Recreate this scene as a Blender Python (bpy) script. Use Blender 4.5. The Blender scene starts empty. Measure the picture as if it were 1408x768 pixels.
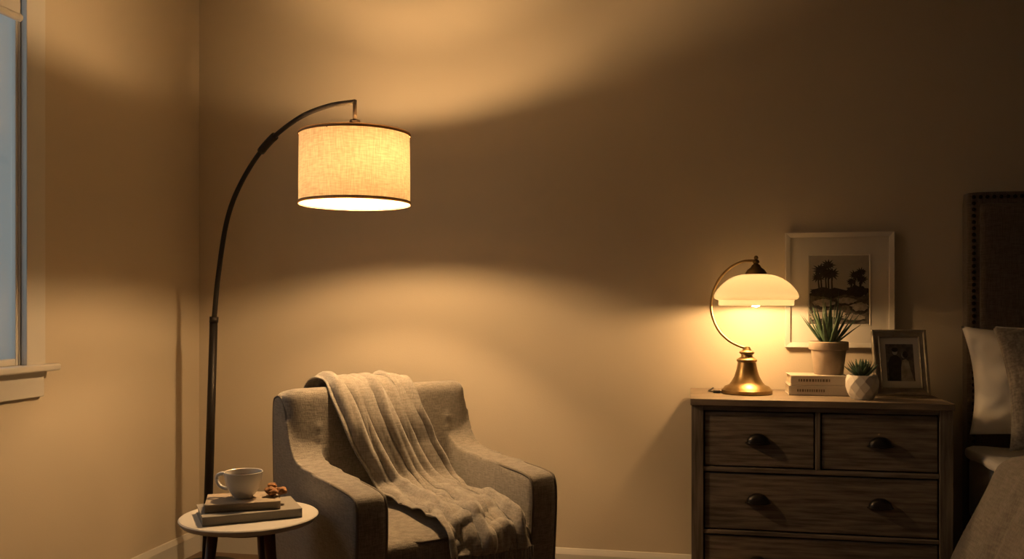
import bpy, bmesh, math, random
from mathutils import Vector, Matrix, noise
random.seed(7)
scene = bpy.context.scene
pi = math.pi

# ------------------------------------------------------------------ materials
def nmat(name):
    m = bpy.data.materials.new(name); m.use_nodes = True
    nt = m.node_tree
    return m, nt, nt.nodes.get('Principled BSDF')

def mat(name, col, rough=0.6, metal=0.0, var=0.0, vscale=8.0, bump=0.0, bscale=60.0,
        stretch=(1, 1, 1), col2=None, detail=4.0, spec=0.5):
    m, nt, b = nmat(name)
    b.inputs['Base Color'].default_value = (*col, 1)
    b.inputs['Roughness'].default_value = rough
    b.inputs['Metallic'].default_value = metal
    b.inputs['Specular IOR Level'].default_value = spec
    tc = nt.nodes.new('ShaderNodeTexCoord'); mp = nt.nodes.new('ShaderNodeMapping')
    mp.inputs['Scale'].default_value = stretch
    nt.links.new(tc.outputs['Object'], mp.inputs['Vector'])
    if var or col2:
        n = nt.nodes.new('ShaderNodeTexNoise'); n.inputs['Scale'].default_value = vscale
        n.inputs['Detail'].default_value = detail
        nt.links.new(mp.outputs[0], n.inputs['Vector'])
        r = nt.nodes.new('ShaderNodeValToRGB')
        c2 = col2 if col2 else tuple(c * (1 - var) for c in col)
        r.color_ramp.elements[0].position = 0.35; r.color_ramp.elements[1].position = 0.65
        r.color_ramp.elements[0].color = (*c2, 1); r.color_ramp.elements[1].color = (*col, 1)
        nt.links.new(n.outputs['Fac'], r.inputs['Fac'])
        nt.links.new(r.outputs['Color'], b.inputs['Base Color'])
    if bump:
        n2 = nt.nodes.new('ShaderNodeTexNoise'); n2.inputs['Scale'].default_value = bscale
        n2.inputs['Detail'].default_value = 3
        nt.links.new(mp.outputs[0], n2.inputs['Vector'])
        bp = nt.nodes.new('ShaderNodeBump'); bp.inputs['Strength'].default_value = bump
        bp.inputs['Distance'].default_value = 0.004
        nt.links.new(n2.outputs['Fac'], bp.inputs['Height'])
        nt.links.new(bp.outputs['Normal'], b.inputs['Normal'])
    return m

def weave_mat(name, c1, c2, scale=260.0, bump=0.5, rough=0.95, sheen=0.3, translucent=0.0, tcol=None):
    m, nt, b = nmat(name)
    b.inputs['Roughness'].default_value = rough
    b.inputs['Specular IOR Level'].default_value = 0.15
    b.inputs['Sheen Weight'].default_value = sheen
    tc = nt.nodes.new('ShaderNodeTexCoord')
    ns = []
    for st in ((0.12, 0.12, 1.0), (1.0, 1.0, 0.10)):
        mp = nt.nodes.new('ShaderNodeMapping'); mp.inputs['Scale'].default_value = st
        nt.links.new(tc.outputs['Object'], mp.inputs['Vector'])
        n = nt.nodes.new('ShaderNodeTexNoise'); n.inputs['Scale'].default_value = scale
        n.inputs['Detail'].default_value = 2
        nt.links.new(mp.outputs[0], n.inputs['Vector']); ns.append(n)
    ad = nt.nodes.new('ShaderNodeMath'); ad.operation = 'ADD'
    nt.links.new(ns[0].outputs['Fac'], ad.inputs[0]); nt.links.new(ns[1].outputs['Fac'], ad.inputs[1])
    hf = nt.nodes.new('ShaderNodeMath'); hf.operation = 'MULTIPLY'; hf.inputs[1].default_value = 0.5
    nt.links.new(ad.outputs[0], hf.inputs[0])
    r = nt.nodes.new('ShaderNodeValToRGB')
    r.color_ramp.elements[0].position = 0.38; r.color_ramp.elements[1].position = 0.62
    r.color_ramp.elements[0].color = (*c2, 1); r.color_ramp.elements[1].color = (*c1, 1)
    nt.links.new(hf.outputs[0], r.inputs['Fac']); nt.links.new(r.outputs['Color'], b.inputs['Base Color'])
    bp = nt.nodes.new('ShaderNodeBump'); bp.inputs['Strength'].default_value = bump
    bp.inputs['Distance'].default_value = 0.003
    nt.links.new(hf.outputs[0], bp.inputs['Height']); nt.links.new(bp.outputs['Normal'], b.inputs['Normal'])
    if translucent:
        t = nt.nodes.new('ShaderNodeBsdfTranslucent')
        mx = nt.nodes.new('ShaderNodeMixShader'); mx.inputs[0].default_value = translucent
        mul = nt.nodes.new('ShaderNodeMix'); mul.data_type = 'RGBA'; mul.blend_type = 'MULTIPLY'
        mul.inputs[0].default_value = 1
        nt.links.new(r.outputs['Color'], mul.inputs[6]); mul.inputs[7].default_value = (*tcol, 1)
        nt.links.new(mul.outputs[2], t.inputs['Color'])
        nt.links.new(b.outputs[0], mx.inputs[1]); nt.links.new(t.outputs[0], mx.inputs[2])
        nt.links.new(mx.outputs[0], nt.nodes['Material Output'].inputs['Surface'])
    return m

def emis(name, col, s):
    m = bpy.data.materials.new(name); m.use_nodes = True; nt = m.node_tree
    nt.nodes.remove(nt.nodes['Principled BSDF'])
    e = nt.nodes.new('ShaderNodeEmission'); e.inputs[0].default_value = (*col, 1); e.inputs[1].default_value = s
    nt.links.new(e.outputs[0], nt.nodes['Material Output'].inputs['Surface'])
    return m

# ------------------------------------------------------------------ geometry helpers
def root(name, loc=(0, 0, 0), rz=0.0):
    e = bpy.data.objects.new(name, None); e.location = loc; e.rotation_euler = (0, 0, rz)
    e.empty_display_size = 0.05
    scene.collection.objects.link(e); return e

def mk(name, verts, faces, m, parent=None, smooth=True, loc=None, rot=None):
    me = bpy.data.meshes.new(name); me.from_pydata([tuple(v) for v in verts], [], faces)
    bm = bmesh.new(); bm.from_mesh(me); bmesh.ops.recalc_face_normals(bm, faces=bm.faces); bm.to_mesh(me); bm.free()
    for p in me.polygons: p.use_smooth = smooth
    o = bpy.data.objects.new(name, me); scene.collection.objects.link(o)
    if m: me.materials.append(m)
    if parent: o.parent = parent
    if loc: o.location = loc
    if rot: o.rotation_euler = rot
    return o

def box(name, x0, x1, y0, y1, z0, z1, m, parent=None, bevel=0.0, rot=None, segs=2):
    cx, cy, cz = (x0+x1)/2, (y0+y1)/2, (z0+z1)/2
    a, b, c = (x1-x0)/2, (y1-y0)/2, (z1-z0)/2
    vs = [(sx*a, sy*b, sz*c) for sx in (-1, 1) for sy in (-1, 1) for sz in (-1, 1)]
    fs = [(0, 1, 3, 2), (4, 6, 7, 5), (0, 4, 5, 1), (2, 3, 7, 6), (0, 2, 6, 4), (1, 5, 7, 3)]
    o = mk(name, vs, fs, m, parent, smooth=False, loc=(cx, cy, cz), rot=rot)
    if bevel:
        md = o.modifiers.new('bevel', 'BEVEL'); md.width = bevel; md.segments = segs
        md.harden_normals = False
    return o

def rbox(name, dims, center, r, m, parent=None, puff=0.0, n=22, rot=None, wob=0.0, seed=0.0):
    bm = bmesh.new(); bmesh.ops.create_cube(bm, size=2.0)
    bmesh.ops.subdivide_edges(bm, edges=bm.edges[:], cuts=n, use_grid_fill=True)
    a = Vector(dims) / 2
    def warp(t): return math.copysign(1 - (1 - min(1, abs(t))) ** 1.5, t)
    for v in bm.verts:
        p = Vector([warp(v.co[i]) * a[i] for i in range(3)])
        q = Vector([max(-(a[i]-r), min(a[i]-r, p[i])) for i in range(3)])
        d = p - q
        if d.length > 1e-9: p = q + d.normalized() * r
        nx, ny, nz = p[0]/a[0], p[1]/a[1], p[2]/a[2]
        p[2] += puff * math.copysign(1, nz) * max(0, 1-nx**2) * max(0, 1-ny**2) * min(1, abs(nz)*1.3)
        if wob:
            nn = noise.noise(p*6 + Vector((seed, 0, 0)))*wob
            p += d.normalized()*nn if d.length > 1e-9 else Vector((0, 0, nn))
        v.co = p
    me = bpy.data.meshes.new(name); bm.to_mesh(me); bm.free()
    for p in me.polygons: p.use_smooth = True
    me.materials.append(m)
    o = bpy.data.objects.new(name, me); scene.collection.objects.link(o)
    o.location = center
    if rot: o.rotation_euler = rot
    if parent: o.parent = parent
    return o

def lathe(name, prof, m, parent=None, loc=(0, 0, 0), segs=48, smooth=True, cap=False, rot=None):
    vs, fs = [], []
    for (r, z) in prof:
        for k in range(segs):
            a = 2*pi*k/segs
            vs.append((max(r, 1e-5)*math.cos(a), max(r, 1e-5)*math.sin(a), z))
    for i in range(len(prof)-1):
        for k in range(segs):
            fs.append((i*segs+k, i*segs+(k+1) % segs, (i+1)*segs+(k+1) % segs, (i+1)*segs+k))
    if cap:
        fs.append(tuple(range(segs))); fs.append(tuple((len(prof)-1)*segs+k for k in range(segs)))
    o = mk(name, vs, fs, m, parent, smooth, loc, rot)
    if smooth:
        md = o.modifiers.new('es', 'EDGE_SPLIT'); md.split_angle = math.radians(40)
    return o

def catmull(pts, n=8, closed=False):
    P = [Vector(p) for p in pts]; out = []
    N = len(P)
    rng = N if closed else N-1
    for i in range(rng):
        p0 = P[(i-1) % N] if (closed or i > 0) else P[0]*2-P[1]
        p1 = P[i]; p2 = P[(i+1) % N]
        p3 = P[(i+2) % N] if (closed or i+2 < N) else P[-1]*2-P[-2]
        for k in range(n):
            t = k/n
            out.append(0.5*((2*p1)+(p2-p0)*t+(2*p0-5*p1+4*p2-p3)*t*t+(3*p1-p0-3*p2+p3)*t**3))
    if not closed: out.append(P[-1].copy())
    return out

def tube(name, pts, rad, m, parent=None, segs=12, closed=False, flat=1.0, up=None):
    P = [Vector(p) for p in pts]; N = len(P)
    R = rad if isinstance(rad, (list, tuple)) else [rad]*N
    vs, fs = [], []
    u = None
    for i in range(N):
        if closed: t = (P[(i+1) % N]-P[i-1])
        else: t = P[min(i+1, N-1)]-P[max(i-1, 0)]
        t.normalize()
        if u is None:
            ref = Vector(up) if up else (Vector((0, 0, 1)) if abs(t.z) < 0.9 else Vector((1, 0, 0)))
            u = (ref - t*ref.dot(t)).normalized()
        else:
            u = (u - t*u.dot(t)).normalized()
        w = t.cross(u)
        for k in range(segs):
            a = 2*pi*k/segs
            vs.append(P[i] + u*math.cos(a)*R[i]*flat + w*math.sin(a)*R[i])
    for i in range(N if closed else N-1):
        j = (i+1) % N
        for k in range(segs):
            fs.append((i*segs+k, i*segs+(k+1) % segs, j*segs+(k+1) % segs, j*segs+k))
    if not closed:
        fs.append(tuple(range(segs))); fs.append(tuple((N-1)*segs+k for k in range(segs)))
    return mk(name, vs, fs, m, parent)

def join(objs, name, parent=None):
    """merge several mesh objects (same transform space) into one mesh"""
    bm = bmesh.new(); mats = []
    for o in objs:
        me = o.data.copy()
        me.transform(o.matrix_basis)
        off = {}
        for i, mm in enumerate(o.data.materials):
            if mm not in mats: mats.append(mm)
            off[i] = mats.index(mm)
        for p in me.polygons: p.material_index = off.get(p.material_index, 0)
        bm.from_mesh(me)
        bpy.data.meshes.remove(me)
    me = bpy.data.meshes.new(name); bm.to_mesh(me); bm.free()
    for mm in mats: me.materials.append(mm)
    for o in objs: bpy.data.objects.remove(o)
    n = bpy.data.objects.new(name, me); scene.collection.objects.link(n)
    if parent: n.parent = parent
    return n

# ------------------------------------------------------------------ material set
M_wall = mat('wall_paint', (0.53, 0.465, 0.365), 0.85, var=0.04, vscale=1.5, bump=0.12, bscale=180)
M_ceil = mat('ceiling_paint', (0.34, 0.31, 0.26), 0.9, bump=0.1, bscale=150)
M_trim = mat('trim_paint', (0.56, 0.54, 0.50), 0.45, var=0.03, vscale=3)
M_floor = mat('oak_floor', (0.18, 0.118, 0.075), 0.45, col2=(0.11, 0.07, 0.045), vscale=3, stretch=(0.6, 8, 1), bump=0.1, bscale=40)
M_black = mat('blackened_metal', (0.012, 0.010, 0.009), 0.5, 0.3, bump=0.05, bscale=200, spec=0.35)
M_pull = mat('pull_metal', (0.012, 0.010, 0.009), 0.35, 0.4, bump=0.05, bscale=200)
M_bronze = mat('dark_bronze', (0.04, 0.028, 0.02), 0.5, 0.5, var=0.2)
M_linen = weave_mat('linen_shade', (0.80, 0.67, 0.49), (0.58, 0.46, 0.31), scale=250, bump=0.2, sheen=0, translucent=0.036, tcol=(1.0, 0.94, 0.82))
M_band = weave_mat('shade_trim', (0.30, 0.20, 0.12), (0.24, 0.155, 0.09), scale=300, bump=0.2, sheen=0, translucent=0.04, tcol=(1.0, 0.8, 0.5))
M_chair = weave_mat('armchair_fabric', (0.31, 0.28, 0.24), (0.18, 0.16, 0.137), scale=330, bump=0.55)
M_pipe = mat('armchair_piping', (0.15, 0.13, 0.108), 0.9, bump=0.3, bscale=300)
M_throw = weave_mat('throw_wool', (0.36, 0.33, 0.29), (0.23, 0.208, 0.182), scale=210, bump=0.6, sheen=0.4)
M_walnut = mat('walnut_leg', (0.16, 0.075, 0.038), 0.45, col2=(0.085, 0.04, 0.022), vscale=10, stretch=(4, 4, 0.5))
M_tabletop = mat('painted_tabletop', (0.60, 0.57, 0.52), 0.5, var=0.05, vscale=5, bump=0.04)
M_ceramic = mat('ceramic_glaze', (0.80, 0.78, 0.74), 0.18, var=0.02)
M_coffee = mat('coffee_liquid', (0.05, 0.02, 0.008), 0.08)
M_pages = mat('book_pages', (0.62, 0.54, 0.42), 0.9, var=0.35, vscale=30, stretch=(0.2, 0.2, 60))
M_bk1 = mat('book_cover_grey', (0.30, 0.275, 0.24), 0.7, var=0.1, bump=0.15, bscale=250)
M_bk2 = mat('book_cover_tan', (0.38, 0.31, 0.235), 0.7, var=0.1, bump=0.15, bscale=250)
M_bk3 = mat('book_cover_cream', (0.42, 0.37, 0.31), 0.7, var=0.08)
M_bk4 = mat('book_cover_putty', (0.36, 0.315, 0.265), 0.7, var=0.08)
M_ink = mat('spine_lettering', (0.10, 0.075, 0.05), 0.7, var=0.1)
M_cookie = mat('cookie_crust', (0.46, 0.23, 0.09), 0.8, col2=(0.20, 0.085, 0.032), vscale=60, bump=0.6, bscale=120)
M_wood = mat('weathered_oak', (0.225, 0.19, 0.155), 0.6, col2=(0.085, 0.071, 0.058), vscale=5, detail=8, stretch=(1.2, 6, 16), bump=0.3, bscale=14, spec=0.3)
M_woodv = mat('weathered_oak_upright', (0.21, 0.177, 0.145), 0.6, col2=(0.09, 0.076, 0.062), vscale=5, detail=8, stretch=(14, 6, 1.0), bump=0.3, bscale=14, spec=0.3)
M_woodtop = mat('weathered_oak_top', (0.25, 0.197, 0.148), 0.5, col2=(0.14, 0.11, 0.08), vscale=5, detail=8, stretch=(1.2, 16, 6), bump=0.2, bscale=14)
M_dark = mat('drawer_gap', (0.012, 0.009, 0.007), 0.9, var=0.1)
M_brass = mat('antique_brass', (0.42, 0.30, 0.145), 0.40, 1.0, col2=(0.24, 0.16, 0.07), vscale=14)
M_brassd = mat('aged_brass', (0.20, 0.13, 0.06), 0.4, 1.0, var=0.25, vscale=12)
M_clay = mat('stoneware_pot', (0.33, 0.265, 0.205), 0.85, var=0.15, vscale=20, bump=0.25, bscale=120)
M_white_pot = mat('white_planter', (0.66, 0.63, 0.58), 0.5, var=0.04)
M_soil = mat('potting_soil', (0.05, 0.032, 0.02), 1.0, var=0.5, vscale=80, bump=0.8, bscale=150)
M_aloe = mat('aloe_leaf', (0.07, 0.125, 0.07), 0.45, col2=(0.033, 0.066, 0.037), vscale=35)
M_succ = mat('succulent_leaf', (0.075, 0.135, 0.085), 0.45, col2=(0.035, 0.065, 0.043), vscale=30)
M_wframe = mat('white_frame', (0.62, 0.59, 0.54), 0.45, var=0.03)
M_mat = mat('mat_board', (0.56, 0.53, 0.48), 0.9, var=0.02)
M_sky = mat('print_sky', (0.37, 0.34, 0.30), 0.8, col2=(0.25, 0.23, 0.20), vscale=7)
M_pdark = mat('print_dark', (0.03, 0.026, 0.022), 0.8, col2=(0.013, 0.011, 0.009), vscale=60)
M_pmid = mat('print_mid', (0.13, 0.115, 0.095), 0.8, col2=(0.05, 0.043, 0.036), vscale=50)
M_plight = mat('print_light', (0.36, 0.33, 0.28), 0.8, col2=(0.20, 0.175, 0.15), vscale=45)
M_pewter = mat('champagne_frame', (0.36, 0.31, 0.24), 0.45, 0.3, var=0.3, vscale=25, bump=0.2)
M_head = weave_mat('headboard_linen', (0.155, 0.125, 0.10), (0.09, 0.073, 0.058), scale=300, bump=0.5)
M_nail = mat('nailhead', (0.04, 0.028, 0.02), 0.3, 1.0, var=0.1)
M_sheet = mat('bed_sheet', (0.80, 0.78, 0.74), 0.85, var=0.03, bump=0.3, bscale=25)
M_knit = weave_mat('knit_grey', (0.21, 0.193, 0.177), (0.105, 0.096, 0.088), scale=120, bump=0.9)
M_duvet = weave_mat('duvet_grey', (0.18, 0.168, 0.157), (0.10, 0.093, 0.087), scale=150, bump=0.7)
M_blind = mat('blind_fabric', (0.5, 0.49, 0.47), 0.9, var=0.04)
M_cord = mat('cord_black', (0.02, 0.018, 0.016), 0.6, var=0.1)
M_bulb = emis('bulb_warm', (1.0, 0.60, 0.265), 1750)
M_bulb2 = emis('table_bulb_warm', (1.0, 0.58, 0.24), 500)

# opal glass
def opal():
    m, nt, b = nmat('opal_glass')
    b.inputs['Base Color'].default_value = (0.82, 0.74, 0.58, 1); b.inputs['Roughness'].default_value = 0.15
    n = nt.nodes.new('ShaderNodeTexNoise'); n.inputs['Scale'].default_value = 9
    tc = nt.nodes.new('ShaderNodeTexCoord'); nt.links.new(tc.outputs['Object'], n.inputs['Vector'])
    r = nt.nodes.new('ShaderNodeValToRGB')
    r.color_ramp.elements[0].color = (0.80, 0.72, 0.54, 1); r.color_ramp.elements[1].color = (0.95, 0.92, 0.80, 1)
    nt.links.new(n.outputs['Fac'], r.inputs['Fac'])
    t = nt.nodes.new('ShaderNodeBsdfTranslucent'); nt.links.new(r.outputs[0], t.inputs[0])
    mx = nt.nodes.new('ShaderNodeMixShader'); mx.inputs[0].default_value = 0.085
    nt.links.new(b.outputs[0], mx.inputs[1]); nt.links.new(t.outputs[0], mx.inputs[2])
    nt.links.new(mx.outputs[0], nt.nodes['Material Output'].inputs['Surface'])
    return m
M_opal = opal()
def glass():
    m = bpy.data.materials.new('window_glass'); m.use_nodes = True; nt = m.node_tree
    nt.nodes.remove(nt.nodes['Principled BSDF'])
    t = nt.nodes.new('ShaderNodeBsdfTransparent'); g = nt.nodes.new('ShaderNodeBsdfGlossy'); g.inputs['Roughness'].default_value = 0.02
    mx = nt.nodes.new('ShaderNodeMixShader'); mx.inputs[0].default_value = 0.05
    nt.links.new(t.outputs[0], mx.inputs[1]); nt.links.new(g.outputs[0], mx.inputs[2])
    nt.links.new(mx.outputs[0], nt.nodes['Material Output'].inputs['Surface'])
    return m
M_glass = glass()

# ------------------------------------------------------------------ room shell
XL, YB, XR, YF, ZC = -2.37, 3.98, 3.3, -1.8, 2.8
box('floor', XL-0.15, XR+0.15, YF-0.15, YB+0.15, -0.1, 0.0, M_floor)
box('ceiling', XL-0.15, XR+0.15, YF-0.15, YB+0.15, ZC, ZC+0.1, M_ceil)
box('wall_back', XL-0.15, XR+0.15, YB, YB+0.15, 0, ZC, M_wall)
box('wall_right', XR, XR+0.15, YF, YB, 0, ZC, M_wall)
box('wall_front', XL-0.15, XR+0.15, YF-0.15, YF, 0, ZC, M_wall)
WY0, WY1, WZ0, WZ1 = 1.75, 2.794, 0.98, 2.42
wl = [box('a', XL-0.15, XL, YF, WY0, 0, ZC, M_wall), box('b', XL-0.15, XL, WY1, YB, 0, ZC, M_wall),
      box('c', XL-0.15, XL, WY0, WY1, 0, WZ0-0.02, M_wall), box('d', XL-0.15, XL, WY0, WY1, WZ1, ZC, M_wall)]
join(wl, 'wall_left')
# baseboards
def baseboard(name, pts0, pts1, nrm):
    (x0, y0), (x1, y1) = pts0, pts1
    prof = [(0, 0), (0.016, 0), (0.016, 0.085), (0.012, 0.095), (0.006, 0.108), (0, 0.11)]
    vs = []
    for (x, y) in (pts0, pts1):
        for (d, z) in prof: vs.append((x+nrm[0]*d, y+nrm[1]*d, z))
    n = len(prof)
    fs = [(i, (i+1) % n, n+(i+1) % n, n+i) for i in range(n)] + [tuple(range(n)), tuple(range(n, 2*n))]
    return mk(name, vs, fs, M_trim, smooth=False)
baseboard('baseboard_back', (XL, YB), (XR, YB), (0, -1))
baseboard('baseboard_left', (XL, YF), (XL, YB-0.016), (1, 0))
baseboard('baseboard_right', (XR, YF), (XR, YB-0.016), (-1, 0))
# window
W = root('window_1', (XL, (WY0+WY1)/2, WZ0))
def wb(name, x0, x1, y0, y1, z0, z1, m=M_trim, bevel=0.003):
    oy = (WY0+WY1)/2
    return box(name, x0, x1, y0-oy, y1-oy, z0-WZ0, z1-WZ0, m, W, bevel)
wb('casing_far', 0.0, 0.025, WY1, WY1+0.095, WZ0, WZ1+0.095)
wb('casing_near', 0.0, 0.025, WY0-0.095, WY0, WZ0, WZ1+0.095)
wb('casing_head', 0.0, 0.028, WY0, WY1, WZ1, WZ1+0.095)
wb('stool', -0.10, 0.06, WY0-0.135, WY1+0.135, WZ0-0.02, WZ0+0.005, bevel=0.006)
wb('apron', 0.0, 0.02, WY0-0.095, WY1+0.095, WZ0-0.115, WZ0-0.02)
wb('jamb_far', -0.15, 0.0, WY1-0.008, WY1, WZ0, WZ1, bevel=0.001)
wb('jamb_near', -0.15, 0.0, WY0, WY0+0.008, WZ0, WZ1, bevel=0.001)
wb('jamb_head', -0.15, 0.0, WY0+0.008, WY1-0.008, WZ1-0.008, WZ1, bevel=0.001)
SX = -0.004
wb('stile_far', SX-0.02, SX, WY1-0.020, WY1-0.008, WZ0+0.005, WZ1-0.008)
wb('stile_near', SX-0.02, SX, WY0+0.008, WY0+0.020, WZ0+0.005, WZ1-0.008)
wb('rail_bottom', SX-0.02, SX, WY0+0.020, WY1-0.020, WZ0+0.005, WZ0+0.03)
wb('rail_top', SX-0.02, SX, WY0+0.020, WY1-0.020, WZ1-0.04, WZ1-0.008)
wb('glass_pane', SX-0.012, SX-0.008, WY0+0.018, WY1-0.018, WZ0+0.028, WZ1-0.038, M_glass, 0)
oy = (WY0+WY1)/2
wb('blind_fabric', 0.029, 0.031, WY0+0.02, WY1-0.04, 2.225, WZ1+0.02, M_blind, 0)
tube('blind_roller', [(0.052, WY0+0.02-oy, WZ1+0.02-WZ0), (0.052, WY1-0.04-oy, WZ1+0.02-WZ0)], 0.022, M_blind, W)
tube('blind_bar', [(0.030, WY0+0.02-oy, 2.222-WZ0), (0.030, WY1-0.04-oy, 2.222-WZ0)], 0.014, M_blind, W)

# ------------------------------------------------------------------ floor lamp
P0 = Vector((-2.095, 3.638, 0)); DV = Vector((0.871, -0.518, 0))
FL = root('floor_lamp', P0 + DV*-0.065)
base = P0 + DV*-0.065
def fl(s, z): return P0 + DV*s + Vector((0, 0, z)) - base
lathe('base', [(0, 0), (0.145, 0), (0.148, 0.006), (0.148, 0.02), (0.14, 0.028), (0.03, 0.032), (0.024, 0.05), (0.0, 0.05)], M_black, FL)
tube('pole', [fl(-0.065, 0.03), fl(-0.03, 0.6), fl(0.0, 1.135)], [0.0195, 0.019, 0.0175], M_black, FL, 20)
tube('collar', [fl(0.0, 1.125), fl(0.003, 1.15)], 0.0195, M_black, FL, 20)
arc = catmull([fl(0.0, 1.12), fl(0.037, 1.329), fl(0.115, 1.583), fl(0.244, 1.746), fl(0.427, 1.873), fl(0.642, 1.945), fl(0.832, 1.965), fl(1.0, 1.957)], 12)
tube('arm', arc, [0.0115 - 0.003*i/len(arc) for i in range(len(arc))], M_black, FL, 16)
k = 12*4
tube('arm_joint', arc[k-3:k+4], 0.0165, M_black, FL, 16)
tube('drop_rod', [fl(1.0, 1.962), fl(1.0, 1.87)], 0.0075, M_bronze, FL)
sc = fl(1.0, 0)
lathe('socket_cap', [(0, 1.888), (0.018, 1.888), (0.021, 1.883), (0.021, 1.850), (0.016, 1.845), (0.016, 1.69), (0, 1.69)], M_bronze, FL, sc, 24)
RS = 0.203
ZT, ZB = 1.832, 1.580
lathe('shade', [(RS-0.001, ZT), (RS, 1.78), (RS+0.001, 1.68), (RS+0.001, ZB)], M_linen, FL, sc, 96)
for nm, zz in (('shade_band_top', ZT), ('shade_band_bottom', ZB)):
    lathe(nm, [(RS+0.002, zz-0.006), (RS+0.0035, zz-0.0055), (RS+0.004, zz+0.0), (RS+0.0035, zz+0.0055), (RS+0.002, zz+0.006)], M_band, FL, sc, 96)
sp = []
for i in range(3):
    a = i*2*pi/3+0.4
    sp.append(tube('s', [(0.016*math.cos(a), 0.016*math.sin(a), ZT+0.015), (RS*math.cos(a), RS*math.sin(a), ZT-0.005)], 0.003, M_bronze, None, 8))
o = join(sp, 'shade_spider', FL); o.location = sc
def bulb(name, m, parent, loc, r=0.03):
    bm = bmesh.new(); bmesh.ops.create_icosphere(bm, subdivisions=2, radius=r)
    me = bpy.data.meshes.new(name); bm.to_mesh(me); bm.free(); me.materials.append(m)
    for p in me.polygons: p.use_smooth = True
    o = bpy.data.objects.new(name, me); scene.collection.objects.link(o); o.parent = parent; o.location = loc
    return o
bulb('bulb_down', M_bulb, FL, sc+Vector((0, 0, 1.650)), 0.026)
bulb('bulb_up', M_bulb, FL, sc+Vector((0.05, -0.03, 1.755)), 0.026)
tube('bulb_up_stem', [sc+Vector((0, 0, 1.71)), sc+Vector((0.05, -0.03, 1.728))], 0.009, M_bronze, FL)

# ------------------------------------------------------------------ armchair
CH = root('armchair', (-0.9655, 2.991, 0), math.radians(45))
pipes = []
def sidepanel(name, xc, th, r, outline):
    out = catmull([(0, y, z) for y, z in outline], 6, closed=True)
    N = len(out)
    nr = []
    area = sum(out[i].y*out[(i+1) % N].z-out[(i+1) % N].y*out[i].z for i in range(N))
    sg = 1 if area > 0 else -1
    for i in range(N):
        t = (out[(i+1) % N]-out[i-1]).normalized()
        nr.append(Vector((0, t.z, -t.y))*sg)
    K = 5
    seq = [(-th/2, r*2.2)] + [(-th/2 + r*(1-math.sin(a)), r*(1-math.cos(a))) for a in [pi/2*(K-k)/K for k in range(K+1)]]
    seq += [(-x, ins) for x, ins in reversed(seq)]
    vs, fs = [], []
    for (x, ins) in seq:
        for i in range(N):
            p = out[i]-nr[i]*ins
            vs.append((xc+x, p.y, p.z))
    for j in range(len(seq)-1):
        for i in range(N):
            fs.append((j*N+i, j*N+(i+1) % N, (j+1)*N+(i+1) % N, (j+1)*N+i))
    fs.append(tuple(range(N))); fs.append(tuple((len(seq)-1)*N+i for i in range(N)))
    o = mk(name, vs, fs, M_chair)
    s = -1 if xc < 0 else 1
    pp = [Vector((xc+s*(th/2-r*0.32), (out[i]-nr[i]*r*0.32).y, (out[i]-nr[i]*r*0.32).z)) for i in range(N)]
    pipes.append(tube('p', pp, 0.0048, M_pipe, None, 8, closed=True))
    a0 = [Vector((xc-s*(th/2-r*0.32), (out[i]-nr[i]*r*0.32).y, (out[i]-nr[i]*r*0.32).z)) for i in range(0, 6*8)]
    pipes.append(tube('p', a0, 0.0048, M_pipe, None, 8))
    return o
prof = [(-0.345, 0.17), (-0.36, 0.35), (-0.372, 0.54), (-0.362, 0.615), (-0.32, 0.637), (-0.20, 0.645), (-0.06, 0.65), (0.06, 0.656), (0.145, 0.672), (0.195, 0.715), (0.225, 0.78),
        (0.255, 0.845), (0.295, 0.878), (0.345, 0.878), (0.382, 0.845), (0.385, 0.70), (0.37, 0.45), (0.345, 0.17), (0.1, 0.165), (-0.15, 0.165)]
a1 = sidepanel('arm_left', -0.315, 0.11, 0.022, prof)
a2 = sidepanel('arm_right', 0.315, 0.11, 0.022, prof)
bk = rbox('backrest', (0.735, 0.175, 0.64), (0, 0.270, 0.582), 0.045, M_chair, None, n=24, rot=(math.radians(-9), 0, 0))
for v in bk.data.vertices:
    nx = v.co.x/0.366; nz = v.co.z/0.32
    if v.co.y < 0: v.co.y -= 0.02*max(0, 1-nx**2)*max(0, 1-nz**2)
bpy.context.view_layer.update()
body = join([a1, a2, bk], 'arms_and_back', CH)
md = body.modifiers.new('remesh', 'REMESH'); md.mode = 'VOXEL'; md.voxel_size = 0.008; md.use_smooth_shade = True
md = body.modifiers.new('smooth', 'SMOOTH'); md.iterations = 9; md.factor = 0.6
join(pipes, 'piping', CH)
rbox('seat_cushion', (0.525, 0.62, 0.15), (0, -0.065, 0.405), 0.035, M_chair, CH, puff=0.018, n=20)
rbox('seat_base', (0.54, 0.66, 0.17), (0, -0.02, 0.25), 0.02, M_chair, CH, n=14)
cp = []
for sgn in (-1, 1):
    pts = []
    for i in range(48):
        a = 2*pi*i/48
        pts.append(Vector((math.copysign(min(0.255, 0.30*abs(math.cos(a))), math.cos(a)), -0.065+math.copysign(min(0.302, 0.36*abs(math.sin(a))), math.sin(a)), 0.405+sgn*0.068)))
    cp.append(tube('p', pts, 0.004, M_pipe, None, 8, closed=True))
join(cp, 'seat_cushion_piping', CH)
for i, (x, y) in enumerate(((-0.29, -0.29), (0.29, -0.29), (-0.29, 0.29), (0.29, 0.29))):
    tube('leg_%d' % (i+1), [(x, y, 0.175), (x*1.05, y*1.05, 0.0)], [0.024, 0.014], M_walnut, CH, 16)

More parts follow.
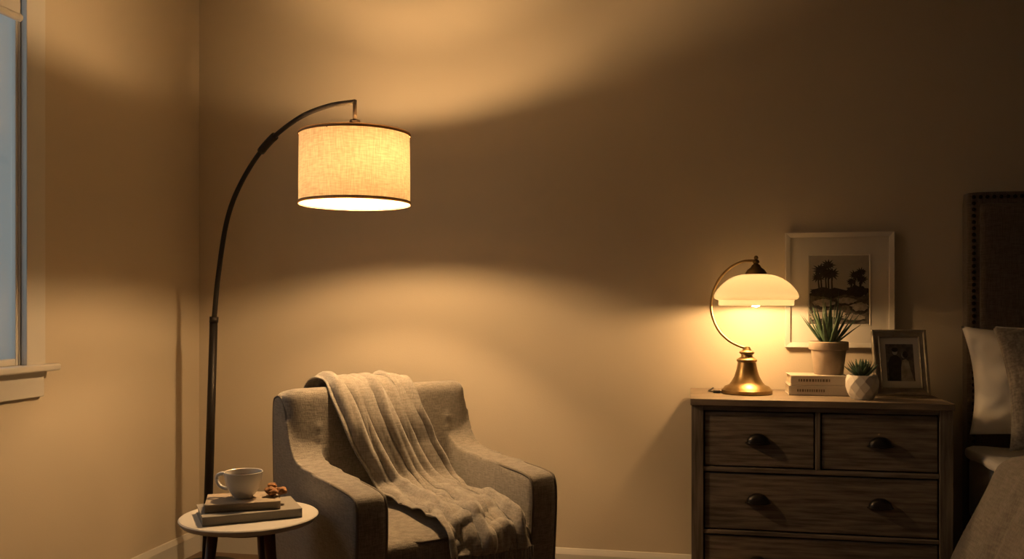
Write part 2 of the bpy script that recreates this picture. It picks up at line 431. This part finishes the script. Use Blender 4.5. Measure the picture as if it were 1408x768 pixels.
# throw blanket
TH = root('throw_blanket', (-0.9655, 2.991, 0), math.radians(45))
path = [(-0.07, 0.42, 0.50, .15), (-0.07, 0.42, 0.66, .155), (-0.065, 0.42, 0.80, .16), (-0.06, 0.405, 0.885, .165), (-0.05, 0.335, 0.915, .165), (-0.045, 0.245, 0.90, .165), (-0.03, 0.178, 0.79, .16),
        (0.015, 0.143, 0.67, .155), (0.065, 0.10, 0.565, .155), (0.085, 0.01, 0.518, .155), (0.085, -0.12, 0.512, .155), (0.075, -0.25, 0.512, .155), (0.065, -0.345, 0.50, .15),
        (0.06, -0.40, 0.465, .15), (0.058, -0.412, 0.42, .15)]
C = catmull([p[:3] for p in path], 14); Wd = catmull([(p[3], 0, 0) for p in path], 14)
NW = 96
vs, fs = [], []
ends = []
for i, c in enumerate(C):
    t = (C[min(i+1, len(C)-1)]-C[max(i-1, 0)]).normalized()
    wv = Vector((1, 0, 0)); wv = (wv - t*wv.dot(t)*0.55)
    wv.normalize()
    n = wv.cross(t).normalized()
    s = i/len(C)
    if i < 14*3: out = Vector((0, 1, 0.2))
    elif i < 14*5: out = Vector((0, 0.1, 1))
    else: out = Vector((0, -0.6, 0.8))
    if n.dot(out) < 0: n = -n
    wd = Wd[i].x
    for j in range(NW+1):
        w = -1+2*j/NW
        L = s*9
        f = 0.55*math.sin(7.5*w + 1.6*math.sin(L*0.9)+0.9) + 0.38*math.sin(14.0*w+2.1*math.sin(L*0.8+2)+1.9) + 0.2*math.sin(27*w+L*1.6)
        f = (abs(f)**0.85)*(1 if f > 0 else 0.35)
        f += 0.5*noise.noise(Vector((w*2.2, L*1.2, 3.3)))
        amp = 0.024 if s < 0.5 else 0.024+0.014*min(1, (s-0.5)*5)
        p = c + wv*(w*wd*(1+0.10*noise.noise(Vector((L*1.6, w, 0))))) + n*(0.004+amp*max(0, f+0.25))
        if s > 0.55:
            g = max(0, math.sin(s*48+w*3.5+2*noise.noise(Vector((w*2, L, 7)))))*0.014*min(1, (s-0.55)*8)
            p += n*g
        p -= n*0.006*abs(w)**6
        vs.append(p)
        if i == len(C)-1: ends.append(p.copy())
for i in range(len(C)-1):
    for j in range(NW):
        a = i*(NW+1)+j; fs.append((a, a+1, a+NW+2, a+NW+1))
o = mk('cloth', vs, fs, M_throw, TH)
md = o.modifiers.new('solid', 'SOLIDIFY'); md.thickness = 0.006; md.offset = 1
fr = []
for j in range(0, NW+1, 3):
    p = ends[j]; a = random.uniform(-0.006, 0.006); b = random.uniform(-0.004, 0.004)
    fr.append(tube('f', [p+Vector((0, 0, 0.004)), p+Vector((a*0.5, b, -0.03)), p+Vector((a, b*1.5, -0.075))], [0.0035, 0.0028, 0.002], M_throw, None, 6))
join(fr, 'fringe', TH)

# ------------------------------------------------------------------ side table
TX, TY, TZ = -1.315, 2.49, 0.566
ST = root('side_table', (TX, TY, 0))
lathe('top', [(0, TZ-0.024), (0.17, TZ-0.024), (0.196, TZ-0.018), (0.204, TZ-0.008), (0.2045, TZ-0.003), (0.201, TZ), (0, TZ)], M_tabletop, ST, segs=80)
lathe('apron_ring', [(0, TZ-0.045), (0.10, TZ-0.045), (0.105, TZ-0.024), (0, TZ-0.024)], M_walnut, ST)
for i, a in enumerate((math.radians(-30), math.radians(98), math.radians(218))):
    c, s = math.cos(a), math.sin(a)
    tube('leg_%d' % (i+1), [(0.105*c, 0.105*s, TZ-0.03), (0.165*c, 0.165*s, 0.0)], [0.0165, 0.011], M_walnut, ST, 18)

def book(name, loc, rz, w, d, h, cov, text=False):
    R = root(name, loc, rz)
    t = 0.0028
    box('cover_bottom', -w/2, w/2, -d/2, d/2, 0, t, cov, R, 0.0008)
    box('cover_top', -w/2, w/2, -d/2, d/2, h-t, h, cov, R, 0.0008)
    box('pages', -w/2+0.005, w/2-0.005, -d/2+0.004, d/2-0.005, t, h-t, M_pages, R)
    rbox('spine', (w, 0.006, h-0.0004), (0, -d/2+0.001, h/2), 0.0028, cov, R, n=8)
    if text:
        L = []
        x = -w*0.36
        for k in range(random.randint(9, 12)):
            ww = random.uniform(0.004, 0.009)
            L.append(box('t', x, x+ww, -d/2-0.0026, -d/2-0.0016, h*0.38, h*0.64, M_ink))
            x += ww+0.0035
        join(L, 'lettering', R)
    return R
A = math.radians(36)
book('book', (TX, TY-0.005, TZ), A, 0.285, 0.185, 0.027, M_bk1)
book('book', (TX-0.02, TY+0.0, TZ+0.0275), math.radians(27), 0.215, 0.155, 0.024, M_bk2)
# coffee mug
CM = root('coffee_mug', (TX-0.02, TY+0.0, TZ+0.0517), math.radians(0))
lathe('body', [(0, 0), (0.026, 0), (0.028, 0.004), (0.036, 0.012), (0.047, 0.03), (0.054, 0.052), (0.0575, 0.078), (0.0565, 0.0795), (0.0545, 0.078), (0.051, 0.052), (0.043, 0.03), (0.03, 0.012), (0, 0.009)], M_ceramic, CM, segs=64)
hp = catmull([(-0.0545, 0, 0.066), (-0.070, 0, 0.070), (-0.086, 0, 0.062), (-0.088, 0, 0.045), (-0.076, 0, 0.030), (-0.058, 0, 0.025), (-0.046, 0, 0.028)], 8)
o = tube('handle', hp, 0.0062, M_ceramic, CM, 12, flat=1.0)
lathe('coffee', [(0, 0.062), (0.0525, 0.062)], M_coffee, CM)
CK = root('cookies', (TX+0.056, TY+0.036, TZ+0.0535))
for i, (x, y, z, r) in enumerate(((0, 0, 0.014, 0.021), (0.024, 0.012, 0.013, 0.018), (0.010, -0.012, 0.013, 0.015), (-0.008, 0.014, 0.027, 0.015))):
    bm = bmesh.new(); bmesh.ops.create_icosphere(bm, subdivisions=4, radius=r)
    for v in bm.verts:
        v.co *= 1+0.35*noise.noise(v.co*70+Vector((i*5, 0, 0)))
        v.co.z *= 0.6
    me = bpy.data.meshes.new('cookie_piece'); bm.to_mesh(me); bm.free(); me.materials.append(M_cookie)
    for p in me.polygons: p.use_smooth = True
    oo = bpy.data.objects.new('cookie_piece_%d' % (i+1), me); scene.collection.objects.link(oo); oo.parent = CK; oo.location = (x, y, z)
    oo.rotation_euler = (random.uniform(-.2, .2), random.uniform(-.2, .2), i)

# ------------------------------------------------------------------ dresser
DX0, DX1, DY0, DY1, DZ = 0.0, 0.94, 3.51, 3.955, 0.842
DR = root('dresser', ((DX0+DX1)/2, (DY0+DY1)/2, 0))
cx, cy = (DX0+DX1)/2, (DY0+DY1)/2
def db(name, x0, x1, y0, y1, z0, z1, m, bevel=0.002): return box(name, x0-cx, x1-cx, y0-cy, y1-cy, z0, z1, m, DR, bevel)
db('top_board', DX0-0.004, DX1+0.004, DY0-0.012, DY1, DZ-0.026, DZ, M_woodtop, 0.003)
for i, (x, y) in enumerate(((DX0, DY0), (DX1-0.046, DY0), (DX0, DY1-0.046), (DX1-0.046, DY1-0.046))):
    db('post_%d' % (i+1), x, x+0.046, y, y+0.046, 0, DZ-0.026, M_woodv)
db('side_panel_left', DX0+0.008, DX0+0.026, DY0+0.046, DY1-0.046, 0.09, DZ-0.026, M_woodv)
db('side_panel_right', DX1-0.026, DX1-0.008, DY0+0.046, DY1-0.046, 0.09, DZ-0.026, M_woodv)
db('back_panel', DX0+0.046, DX1-0.046, DY1-0.02, DY1-0.008, 0.09, DZ-0.026, M_wood)
db('inner_carcass', DX0+0.03, DX1-0.03, DY0+0.03, DY1-0.03, 0.10, DZ-0.03, M_dark, 0)
xa, xb = DX0+0.046, DX1-0.046
for i, (z0, z1) in enumerate(((0.797, 0.816), (0.562, 0.580), (0.322, 0.338), (0.075, 0.098))):
    db('rail_%d' % (i+1), xa, xb, DY0+0.004, DY0+0.04, z0, z1, M_wood)
db('divider', 0.459, 0.477, DY0+0.004, DY0+0.04, 0.58, 0.797, M_woodv)
drs = [(xa, 0.459, 0.58, 0.797), (0.477, xb, 0.58, 0.797), (xa, xb, 0.338, 0.562), (xa, xb, 0.098, 0.322)]
for i, (x0, x1, z0, z1) in enumerate(drs):
    g = 0.005
    db('drawer_front_%d' % (i+1), x0+g, x1-g, DY0+0.008, DY0+0.028, z0+g, z1-g, M_wood, 0.003)
def cup_pull(i, x, z):
    vs, fs = [], []
    nu, nv = 24, 10
    a, b, c = 0.042, 0.024, 0.036
    for u in range(nu+1):
        th = pi*u/nu
        for v in range(nv+1):
            ph = (pi/2)*v/nv
            cp_ = max(0, math.cos(ph))**0.8
            vs.append((x-cx+a*math.cos(th)*cp_, DY0-cy+0.008 - b*math.sin(ph), z + c*math.sin(th)*cp_ - 0.014))
    for u in range(nu):
        for v in range(nv):
            p = u*(nv+1)+v; fs.append((p, p+1, p+nv+2, p+nv+1))
    o1 = mk('c', vs, fs, M_pull)
    o2 = tube('r', [(x-cx-0.045, DY0-cy+0.006, z-0.014), (x-cx-0.03, DY0-cy-0.008, z-0.015), (x-cx, DY0-cy-0.018, z-0.016), (x-cx+0.03, DY0-cy-0.008, z-0.015), (x-cx+0.045, DY0-cy+0.006, z-0.014)], 0.003, M_pull)
    join([o1, o2], 'cup_pull_%d' % i, DR)
for i, (x, z) in enumerate(((0.249, 0.69), (0.69, 0.69), (0.249, 0.462), (0.69, 0.462), (0.249, 0.222), (0.69, 0.222))):
    cup_pull(i+1, x, z)

# ------------------------------------------------------------------ table lamp
LX, LY = 0.222, 3.745
TL = root('table_lamp', (LX, LY, DZ))
lathe('base', [(0, 0), (0.098, 0), (0.101, 0.004), (0.101, 0.016), (0.094, 0.022), (0.088, 0.03), (0.072, 0.036), (0.062, 0.048), (0.05, 0.07), (0.041, 0.10), (0.036, 0.128), (0.041, 0.133), (0.041, 0.139), (0.033, 0.144), (0.024, 0.150), (0.022, 0.158), (0.03, 0.164), (0.03, 0.170), (0.018, 0.176), (0.012, 0.19), (0.0, 0.193)], M_brass, TL, segs=64)
gp = catmull([(0, 0, 0.185), (-0.03, 0, 0.193), (-0.075, 0, 0.218), (-0.115, 0, 0.262), (-0.141, 0, 0.33), (-0.138, 0, 0.40), (-0.112, 0, 0.463), (-0.068, 0, 0.512), (-0.015, 0, 0.538), (0.034, 0, 0.541)], 8)
tube('gooseneck', gp, 0.0055, M_brass, TL, 14)
hx = 0.036
lathe('shade_cap', [(0, 0.562), (0.006, 0.56), (0.009, 0.553), (0.006, 0.546), (0.012, 0.542), (0.014, 0.534), (0.009, 0.528), (0.016, 0.523), (0.022, 0.512), (0.033, 0.505), (0.042, 0.492), (0.044, 0.484), (0, 0.484)], M_brassd, TL, (hx, 0, 0), 40)
sh = [(0.036, 0.486), (0.06, 0.484), (0.09, 0.475), (0.118, 0.459), (0.142, 0.438), (0.158, 0.418), (0.166, 0.402), (0.1665, 0.392), (0.160, 0.384), (0.151, 0.381), (0.149, 0.374), (0.149, 0.363), (0.145, 0.358)]
sh = [(p.x, p.y) for p in catmull([(a, b, 0) for a, b in sh], 3)]
lathe('opal_shade', sh, M_opal, TL, (hx, 0, 0), 80)
lathe('socket', [(0, 0.484), (0.016, 0.484), (0.017, 0.42), (0.014, 0.41), (0, 0.41)], M_brassd, TL, (hx, 0, 0), 24)
bulb('bulb', M_bulb2, TL, (hx, 0, 0.378), 0.026)
tube('cord', catmull([(-0.095, 0.0, 0.006), (-0.12, 0.0, 0.004), (-0.15, 0.05, 0.004), (-0.14, 0.12, 0.004), (-0.13, 0.19, 0.004)], 6), 0.003, M_cord, TL)
box('cord_switch', -0.135, -0.105, -0.012, 0.006, 0, 0.012, M_cord, TL, 0.003)

# ------------------------------------------------------------------ dresser props
book('book', (0.497, 3.785, DZ+0.0003), 0, 0.232, 0.165, 0.040, M_bk4, text=True)
book('book', (0.497, 3.785, DZ+0.0406), math.radians(1.5), 0.222, 0.158, 0.040, M_bk3, text=True)
PA = root('potted_aloe', (0.545, 3.785, DZ+0.0808))
lathe('pot', [(0, 0), (0.053, 0), (0.056, 0.003), (0.068, 0.098), (0.0745, 0.100), (0.077, 0.104), (0.077, 0.130), (0.074, 0.133), (0.070, 0.130), (0.066, 0.115), (0, 0.113)], M_clay, PA, segs=56)
lathe('soil', [(0, 0.121), (0.04, 0.120), (0.068, 0.118)], M_soil, PA)
lv = []
def leaf(base, az, el, L, wd, curl, m):
    d = Vector((math.cos(az), math.sin(az), 0))
    pts = []; R = []
    p = Vector(base); e = el
    n = 14
    for i in range(n+1):
        pts.append(p.copy())
        s = i/n
        R.append(max(0.0004, wd*(0.75+0.5*s if s < 0.3 else 0.9*(1-((s-0.3)/0.7)**1.4))))
        e += curl/n
        p = p + (d*math.cos(e)+Vector((0, 0, 1))*math.sin(e))*(L/n)
    nrm = d*(-math.sin(el))+Vector((0, 0, 1))*math.cos(el)
    return tube('l', pts, R, m, None, 10, flat=0.38, up=nrm)
for i in range(30):
    ring = i/30
    az = i*2.399963
    el = math.radians(86-50*ring+random.uniform(-5, 5))
    L = (0.215-0.04*ring)*random.uniform(0.85, 1.1)
    if math.sin(az) > 0.5: L *= 0.82
    lv.append(leaf((0.014*math.cos(az)*(0.3+ring), 0.014*math.sin(az)*(0.3+ring), 0.115), az, el, L, 0.0102, random.uniform(-0.1, 0.35), M_aloe))
join(lv, 'aloe_leaves', PA)

PS = root('potted_succulent', (0.6435, 3.618, DZ))
vs, fs = [], []
prof = [(0.040, 0), (0.054, 0.022), (0.061, 0.048), (0.061, 0.072), (0.055, 0.092)]
S = 10
for i, (r, z) in enumerate(prof):
    for k in range(S):
        a = 2*pi*(k+0.5*(i % 2))/S
        vs.append((r*math.cos(a), r*math.sin(a), z))
for i in range(len(prof)-1):
    for k in range(S):
        a, b = i*S+k, i*S+(k+1) % S; c, d = (i+1)*S+k, (i+1)*S+(k+1) % S
        if i % 2 == 0: fs += [(a, b, c), (b, d, c)]
        else: fs += [(a, b, d), (a, d, c)]
nb = len(vs)
for (r, z) in ((0.050, 0.092), (0.048, 0.078)):
    for k in range(S):
        a = 2*pi*k/S; vs.append((r*math.cos(a), r*math.sin(a), z))
t0 = (len(prof)-1)*S
for k in range(S):
    fs.append((t0+k, t0+(k+1) % S, nb+(k+1) % S, nb+k)); fs.append((nb+k, nb+(k+1) % S, nb+S+(k+1) % S, nb+S+k))
fs.append(tuple(range(S)))
mk('faceted_pot', vs, fs, M_white_pot, PS, smooth=False)
lathe('soil', [(0, 0.084), (0.048, 0.082)], M_soil, PS)
lv = []
for i in range(34):
    ring = i/34
    az = i*2.399963; el = math.radians(82-62*ring)
    lv.append(leaf((0.008*math.cos(az)*(0.5+ring), 0.008*math.sin(az)*(0.5+ring), 0.083+0.014*(1-ring)), az, el, 0.056+0.026*ring, 0.0105, 0.35, M_succ))
join(lv, 'succulent_leaves', PS)

# framed palm print on the wall
def ring_frame(name, w, h, b, d, m, parent, prof=None):
    vs, fs = [], []
    sec = prof or [(0, 0), (0, -d), (b*0.15, -d), (b, -d*0.8), (b, 0)]
    for (ins, y) in sec:
        for sx, sz in ((-1, -1), (1, -1), (1, 1), (-1, 1)):
            vs.append((sx*(w/2-ins), y, sz*(h/2-ins)))
    n = len(sec)
    for i in range(n):
        j = (i+1) % n
        for k in range(4):
            fs.append((i*4+k, i*4+(k+1) % 4, j*4+(k+1) % 4, j*4+k))
    return mk(name, vs, fs, m, parent, smooth=False)
PF = root('framed_print', (0.613, YB-0.002, 1.267))
ring_frame('frame', 0.438, 0.488, 0.020, 0.026, M_wframe, PF)
box('mat_board', -0.205, 0.205, -0.010, -0.004, -0.23, 0.23, M_mat, PF)
ring_frame('mat_bevel', 0.252, 0.302, 0.006, 0.0125, M_wframe, PF)
def poly(name, pts, y, m, parent):
    return mk(name, [(x, y, z) for x, z in pts], [tuple(range(len(pts)))], m, parent, smooth=False)
poly('print_sky', [(-0.12, -0.145), (0.12, -0.145), (0.12, 0.145), (-0.12, 0.145)], -0.0105, M_sky, PF)
def ridge(z0, amp, seed, n=40, fr=14):
    pts = [(-0.12+0.24*i/n, z0+amp*noise.noise(Vector((i*fr/n, seed, 0)))) for i in range(n+1)]
    return pts+[(0.12, -0.145), (-0.12, -0.145)]
poly('print_hills', ridge(-0.012, 0.03, 3.1, fr=6), -0.0108, M_pmid, PF)
def blob(cx_, cz_, rx, rz_, seed, n=36):
    return [(max(-0.119, min(0.119, cx_+rx*(1+0.5*noise.noise(Vector((math.cos(2*pi*i/n)*3, math.sin(2*pi*i/n)*3, seed))))*math.cos(2*pi*i/n))),
             cz_+rz_*(1+0.5*noise.noise(Vector((math.cos(2*pi*i/n)*3, math.sin(2*pi*i/n)*3, seed+9)))*1.0)*math.sin(2*pi*i/n)) for i in range(n)]
def star(cx_, cz_, r, seed, n=13):
    rnd = random.Random(seed); pts = []
    for i in range(n*2):
        a = 2*pi*i/(2*n); rr = r*(rnd.uniform(0.8, 1.15) if i % 2 == 0 else rnd.uniform(0.45, 0.6))
        pts.append((max(-0.119, min(0.119, cx_+rr*math.cos(a))), cz_+rr*0.8*math.sin(a)))
    return pts
tr = []
yy = -0.0112
for (x, z, r, sd) in ((-0.075, 0.085, 0.036, 1), (-0.045, 0.105, 0.032, 2), (-0.03, 0.068, 0.038, 3), (-0.085, 0.055, 0.030, 4), (-0.055, 0.07, 0.036, 9), (0.065, 0.062, 0.028, 5), (0.09, 0.045, 0.028, 6), (0.05, 0.035, 0.024, 7), (0.088, 0.075, 0.026, 8)):
    tr.append(poly('t', star(x, z, r, sd), yy, M_pdark, None)); yy -= 0.00004
    tr.append(poly('t', [(x-0.0025, z), (x+0.0025, z), (x*0.92+0.004, -0.02), (x*0.92-0.003, -0.02)], yy, M_pdark, None)); yy -= 0.00004
tr.append(poly('t', blob(-0.05, -0.01, 0.075, 0.022, 1.5), yy, M_pdark, None)); yy -= 0.00004
tr.append(poly('t', blob(0.075, -0.005, 0.05, 0.022, 4.5), yy, M_pdark, None)); yy -= 0.00004
for (x, z, rx, rz_, sd) in ((-0.06, -0.055, 0.045, 0.02, 11), (0.03, -0.045, 0.04, 0.016, 12), (0.085, -0.07, 0.035, 0.022, 13), (-0.02, -0.1, 0.05, 0.02, 14), (0.06, -0.115, 0.045, 0.016, 15), (-0.09, -0.11, 0.03, 0.02, 16)):
    tr.append(poly('t', blob(x, z-0.006, rx*1.1, rz_*1.1, sd+.5), yy, M_pdark, None)); yy -= 0.00004
    tr.append(poly('t', blob(x, z, rx, rz_*0.8, sd), yy, M_plight, None)); yy -= 0.00004
join(tr, 'print_palms_and_rocks', PF)

# photo frame standing on dresser
SF = root('photo_frame', (0.806, 3.70, DZ), math.radians(4))
lean = math.radians(-14)
hold = root('leaning_part'); hold.parent = SF; hold.rotation_euler = (lean, 0, 0); hold.location = (0, 0, 0.006)
fr = ring_frame('frame', 0.206, 0.262, 0.030, 0.016, M_pewter, hold,
                [(0, 0), (0, -0.013), (0.004, -0.017), (0.010, -0.017), (0.014, -0.012), (0.024, -0.010), (0.028, -0.014), (0.031, -0.010), (0.031, 0)])
fr.location = (0, 0, 0.131)
b_ = box('photo_mat', -0.075, 0.075, -0.005, -0.002, 0.028, 0.234, M_mat, hold)
for nm, pts, y, mm in (
    ('photo_background', [(-0.052, 0.058), (0.052, 0.058), (0.052, 0.205), (-0.052, 0.205)], -0.0055, M_pmid),
    ('photo_suit', [(-0.045, 0.058), (-0.003, 0.058), (0.002, 0.10), (0.004, 0.145), (-0.008, 0.158), (-0.018, 0.162), (-0.034, 0.155), (-0.046, 0.13)], -0.0058, M_pdark),
    ('photo_dress', [(0.0, 0.058), (0.048, 0.058), (0.038, 0.10), (0.032, 0.135), (0.022, 0.146), (0.008, 0.14), (0.002, 0.11)], -0.0061, M_plight),
    ('photo_face_1', [(-0.018+0.010*math.cos(a*pi/8), 0.174+0.013*math.sin(a*pi/8)) for a in range(16)], -0.0064, M_plight),
    ('photo_face_2', [(0.014+0.009*math.cos(a*pi/8), 0.160+0.012*math.sin(a*pi/8)) for a in range(16)], -0.0067, M_plight),
    ('photo_hair_1', [(-0.018+0.012*math.cos(a*pi/8), 0.182+0.009*math.sin(a*pi/8)) for a in range(16)], -0.0070, M_pdark),
    ('photo_hair_2', [(0.020+0.010*math.cos(a*pi/8), 0.163+0.014*math.sin(a*pi/8)) for a in range(16)], -0.0073, M_pdark)):
    poly(nm, pts, y, mm, hold)
mk('easel', [(-0.03, 0.05, 0.20), (0.03, 0.05, 0.20), (0.045, 0.105, 0.0), (-0.045, 0.105, 0.0), (-0.03, 0.053, 0.20), (0.03, 0.053, 0.20), (0.045, 0.108, 0.0), (-0.045, 0.108, 0.0)],
   [(0, 1, 2, 3), (4, 5, 6, 7), (0, 1, 5, 4), (2, 3, 7, 6), (0, 3, 7, 4), (1, 2, 6, 5)], M_dark, SF, smooth=False)

# ------------------------------------------------------------------ bed
BD = root('bed', (1.9, 2.9, 0))
HB = root('headboard', (1.9, 2.9, 0))
def bl(x, y, z): return (x-1.9, y-2.9, z)
HX0, HX1, HZ = 1.095, 2.72, 1.66
rbox('headboard_frame', (HX1-HX0, 0.085, HZ-0.0), bl((HX0+HX1)/2, 3.93, HZ/2), 0.014, M_head, HB, n=12)
rbox('headboard_panel', (HX1-HX0-0.09, 0.03, HZ-0.25), bl((HX0+HX1)/2, 3.888, (HZ+0.15)/2), 0.012, M_head, HB, n=24)
bm = bmesh.new()
def nail(x, z):
    r = bmesh.ops.create_icosphere(bm, subdivisions=2, radius=0.0085)
    for v in r['verts']:
        v.co.y *= 0.6; v.co += Vector(bl(x, 3.886, z))
for i in range(58): nail(HX0+0.022, 0.2+(HZ-0.022-0.2)*i/57); nail(HX1-0.022, 0.2+(HZ-0.022-0.2)*i/57)
for i in range(1, 62): nail(HX0+0.022+(HX1-HX0-0.044)*i/62, HZ-0.022)
me = bpy.data.meshes.new('nailheads'); bm.to_mesh(me); bm.free(); me.materials.append(M_nail)
for p in me.polygons: p.use_smooth = True
o = bpy.data.objects.new('nailheads', me); scene.collection.objects.link(o); o.parent = HB
rbox('bed_frame', (1.56, 1.96, 0.20), bl(1.9, 2.865, 0.24), 0.02, M_head, BD, n=8)
for i, (x, y) in enumerate(((1.2, 1.95), (2.6, 1.95), (1.2, 3.75), (2.6, 3.75))):
    tube('leg_%d' % (i+1), [bl(x, y, 0.15), bl(x, y, 0.0)], [0.03, 0.022], M_walnut, BD)
rbox('mattress', (1.64, 1.98, 0.28), bl(1.9, 2.87, 0.48), 0.05, M_sheet, BD, n=16)
rbox('fitted_sheet_fold', (1.70, 0.62, 0.045), bl(1.9, 3.47, 0.628), 0.021, M_sheet, BD, n=20, wob=0.012)
# duvet: drape over the sides
vs, fs = [], []
NY, NX = 120, 130
Y0, Y1 = 1.80, 3.32
for i in range(NY+1):
    y = Y0+(Y1-Y0)*i/NY
    fy = (y-Y0)/(Y1-Y0)
    head = max(0, 1-(1-fy)/0.06)
    for j in range(NX+1):
        s = j/NX*2-1
        a = abs(s); sg = -1 if s < 0 else 1
        fold = noise.noise(Vector((y*5.5, sg*2.0, a*1.2)))
        fold2 = noise.noise(Vector((y*13, sg*4.0, a*3)))
        if a < 0.68:
            hx_ = a/0.68*0.80; z = 0.71 + 0.014*noise.noise(Vector((s*6, y*5, 0)))
            z -= 0.02*max(0, (a-0.53)/0.15)**2
        else:
            q = (a-0.68)/0.32
            ang = min(1, q/0.25)*pi/2
            hx_ = 0.80+0.075*math.sin(ang) + 0.26*max(0, q-0.2)
            z = 0.69-0.05*(1-math.cos(ang)) - 0.48*max(0, q-0.2)/0.8
            hx_ += (0.05*fold+0.024*fold2)*min(1, q*1.6)
        z -= 0.02*head**2
        vs.append(bl(1.9+sg*hx_, y+0.03*noise.noise(Vector((s*5, 1, 2)))*fy, z))
for i in range(NY):
    for j in range(NX):
        a = i*(NX+1)+j; fs.append((a, a+1, a+NX+2, a+NX+1))
o = mk('duvet', vs, fs, M_duvet, BD)
md = o.modifiers.new('solid', 'SOLIDIFY'); md.thickness = 0.024; md.offset = 0
md = o.modifiers.new('sub', 'SUBSURF'); md.levels = 1; md.render_levels = 1

def pillow(name, loc, rot, w, h, t, m, seed):
    bm = bmesh.new(); bmesh.ops.create_grid(bm, x_segments=44, y_segments=36, size=1)
    vs, fs = [], []
    idx = {}
    for side in (1, -1):
        for v in bm.verts:
            x, y = v.co.x, v.co.y
            prof_ = (max(0, 1-abs(x)**2.6)*max(0, 1-abs(y)**2.6))**0.55
            px = x*w/2*(1-0.09*(1-abs(y)**2)*abs(x)**3*1.0) ; py = y*h/2*(1-0.09*(1-abs(x)**2)*abs(y)**3)
            z = side*t/2*prof_*(1+0.12*noise.noise(Vector((x*2.5+seed, y*2.5, side))))
            z += side*0.012*noise.noise(Vector((x*7+seed, y*5, side)))*prof_
            idx[(side, v.index)] = len(vs); vs.append((px, py, z))
        for f in bm.faces: fs.append(tuple(idx[(side, v.index)] for v in f.verts))
    bm.free()
    o = mk(name, vs, fs, m, None)
    b2 = bmesh.new(); b2.from_mesh(o.data); bmesh.ops.remove_doubles(b2, verts=b2.verts, dist=0.0006)
    bmesh.ops.recalc_face_normals(b2, faces=b2.faces); b2.to_mesh(o.data); b2.free()
    for p in o.data.polygons: p.use_smooth = True
    o.location = loc; o.rotation_euler = rot
    return o
pw = pillow('pillow', (1.39, 3.74, 0.898), (math.radians(68), math.radians(3), math.radians(2)), 0.70, 0.44, 0.17, M_sheet, 1)
pw2 = pillow('pillow', (2.35, 3.74, 0.898), (math.radians(68), 0, math.radians(-2)), 0.70, 0.44, 0.17, M_sheet, 4)
pk = pillow('knit_cushion', (1.425, 3.545, 0.912), (math.radians(68), math.radians(-2), math.radians(-4)), 0.62, 0.48, 0.15, M_knit, 9)

# unseen lamp on the ceiling behind the camera, added as dim ambient fill
CL = root('added_fill_lamp', (0.9, -0.7, ZC))
lathe('fill_canopy', [(0, 0), (0.17, 0), (0.175, -0.006), (0.17, -0.02), (0, -0.02)], M_bronze, CL)
M_fill_glow = emis('fill_lamp_glow', (1.0, 0.80, 0.60), 5)  # glow of the added fill lamp, lifts the dark fronts
lathe('fill_bowl', [(0.155, -0.02), (0.16, -0.045), (0.14, -0.075), (0.09, -0.098), (0, -0.105)], M_fill_glow, CL, segs=24)

# ------------------------------------------------------------------ world, camera
w = bpy.data.worlds.new('dusk'); scene.world = w; w.use_nodes = True
nt = w.node_tree; bg = nt.nodes['Background']
tc = nt.nodes.new('ShaderNodeTexCoord'); n = nt.nodes.new('ShaderNodeTexNoise'); n.inputs['Scale'].default_value = 4
r = nt.nodes.new('ShaderNodeValToRGB')
r.color_ramp.elements[0].color = (0.29, 0.345, 0.365, 1); r.color_ramp.elements[1].color = (0.38, 0.44, 0.46, 1)
nt.links.new(tc.outputs['Generated'], n.inputs['Vector']); nt.links.new(n.outputs['Fac'], r.inputs['Fac'])
nt.links.new(r.outputs[0], bg.inputs['Color']); bg.inputs['Strength'].default_value = 1.75

cam = bpy.data.cameras.new('camera'); co = bpy.data.objects.new('camera', cam); scene.collection.objects.link(co)
co.location = (0, 0, 1.2); co.rotation_euler = (pi/2, 0, math.radians(11.4))
cam.sensor_width = 36; cam.lens = 1223/1408*36; cam.shift_y = 36/1408
scene.camera = co
try:
    scene.view_settings.view_transform = 'Standard'
    scene.view_settings.look = 'None'
except Exception as e: print(e)
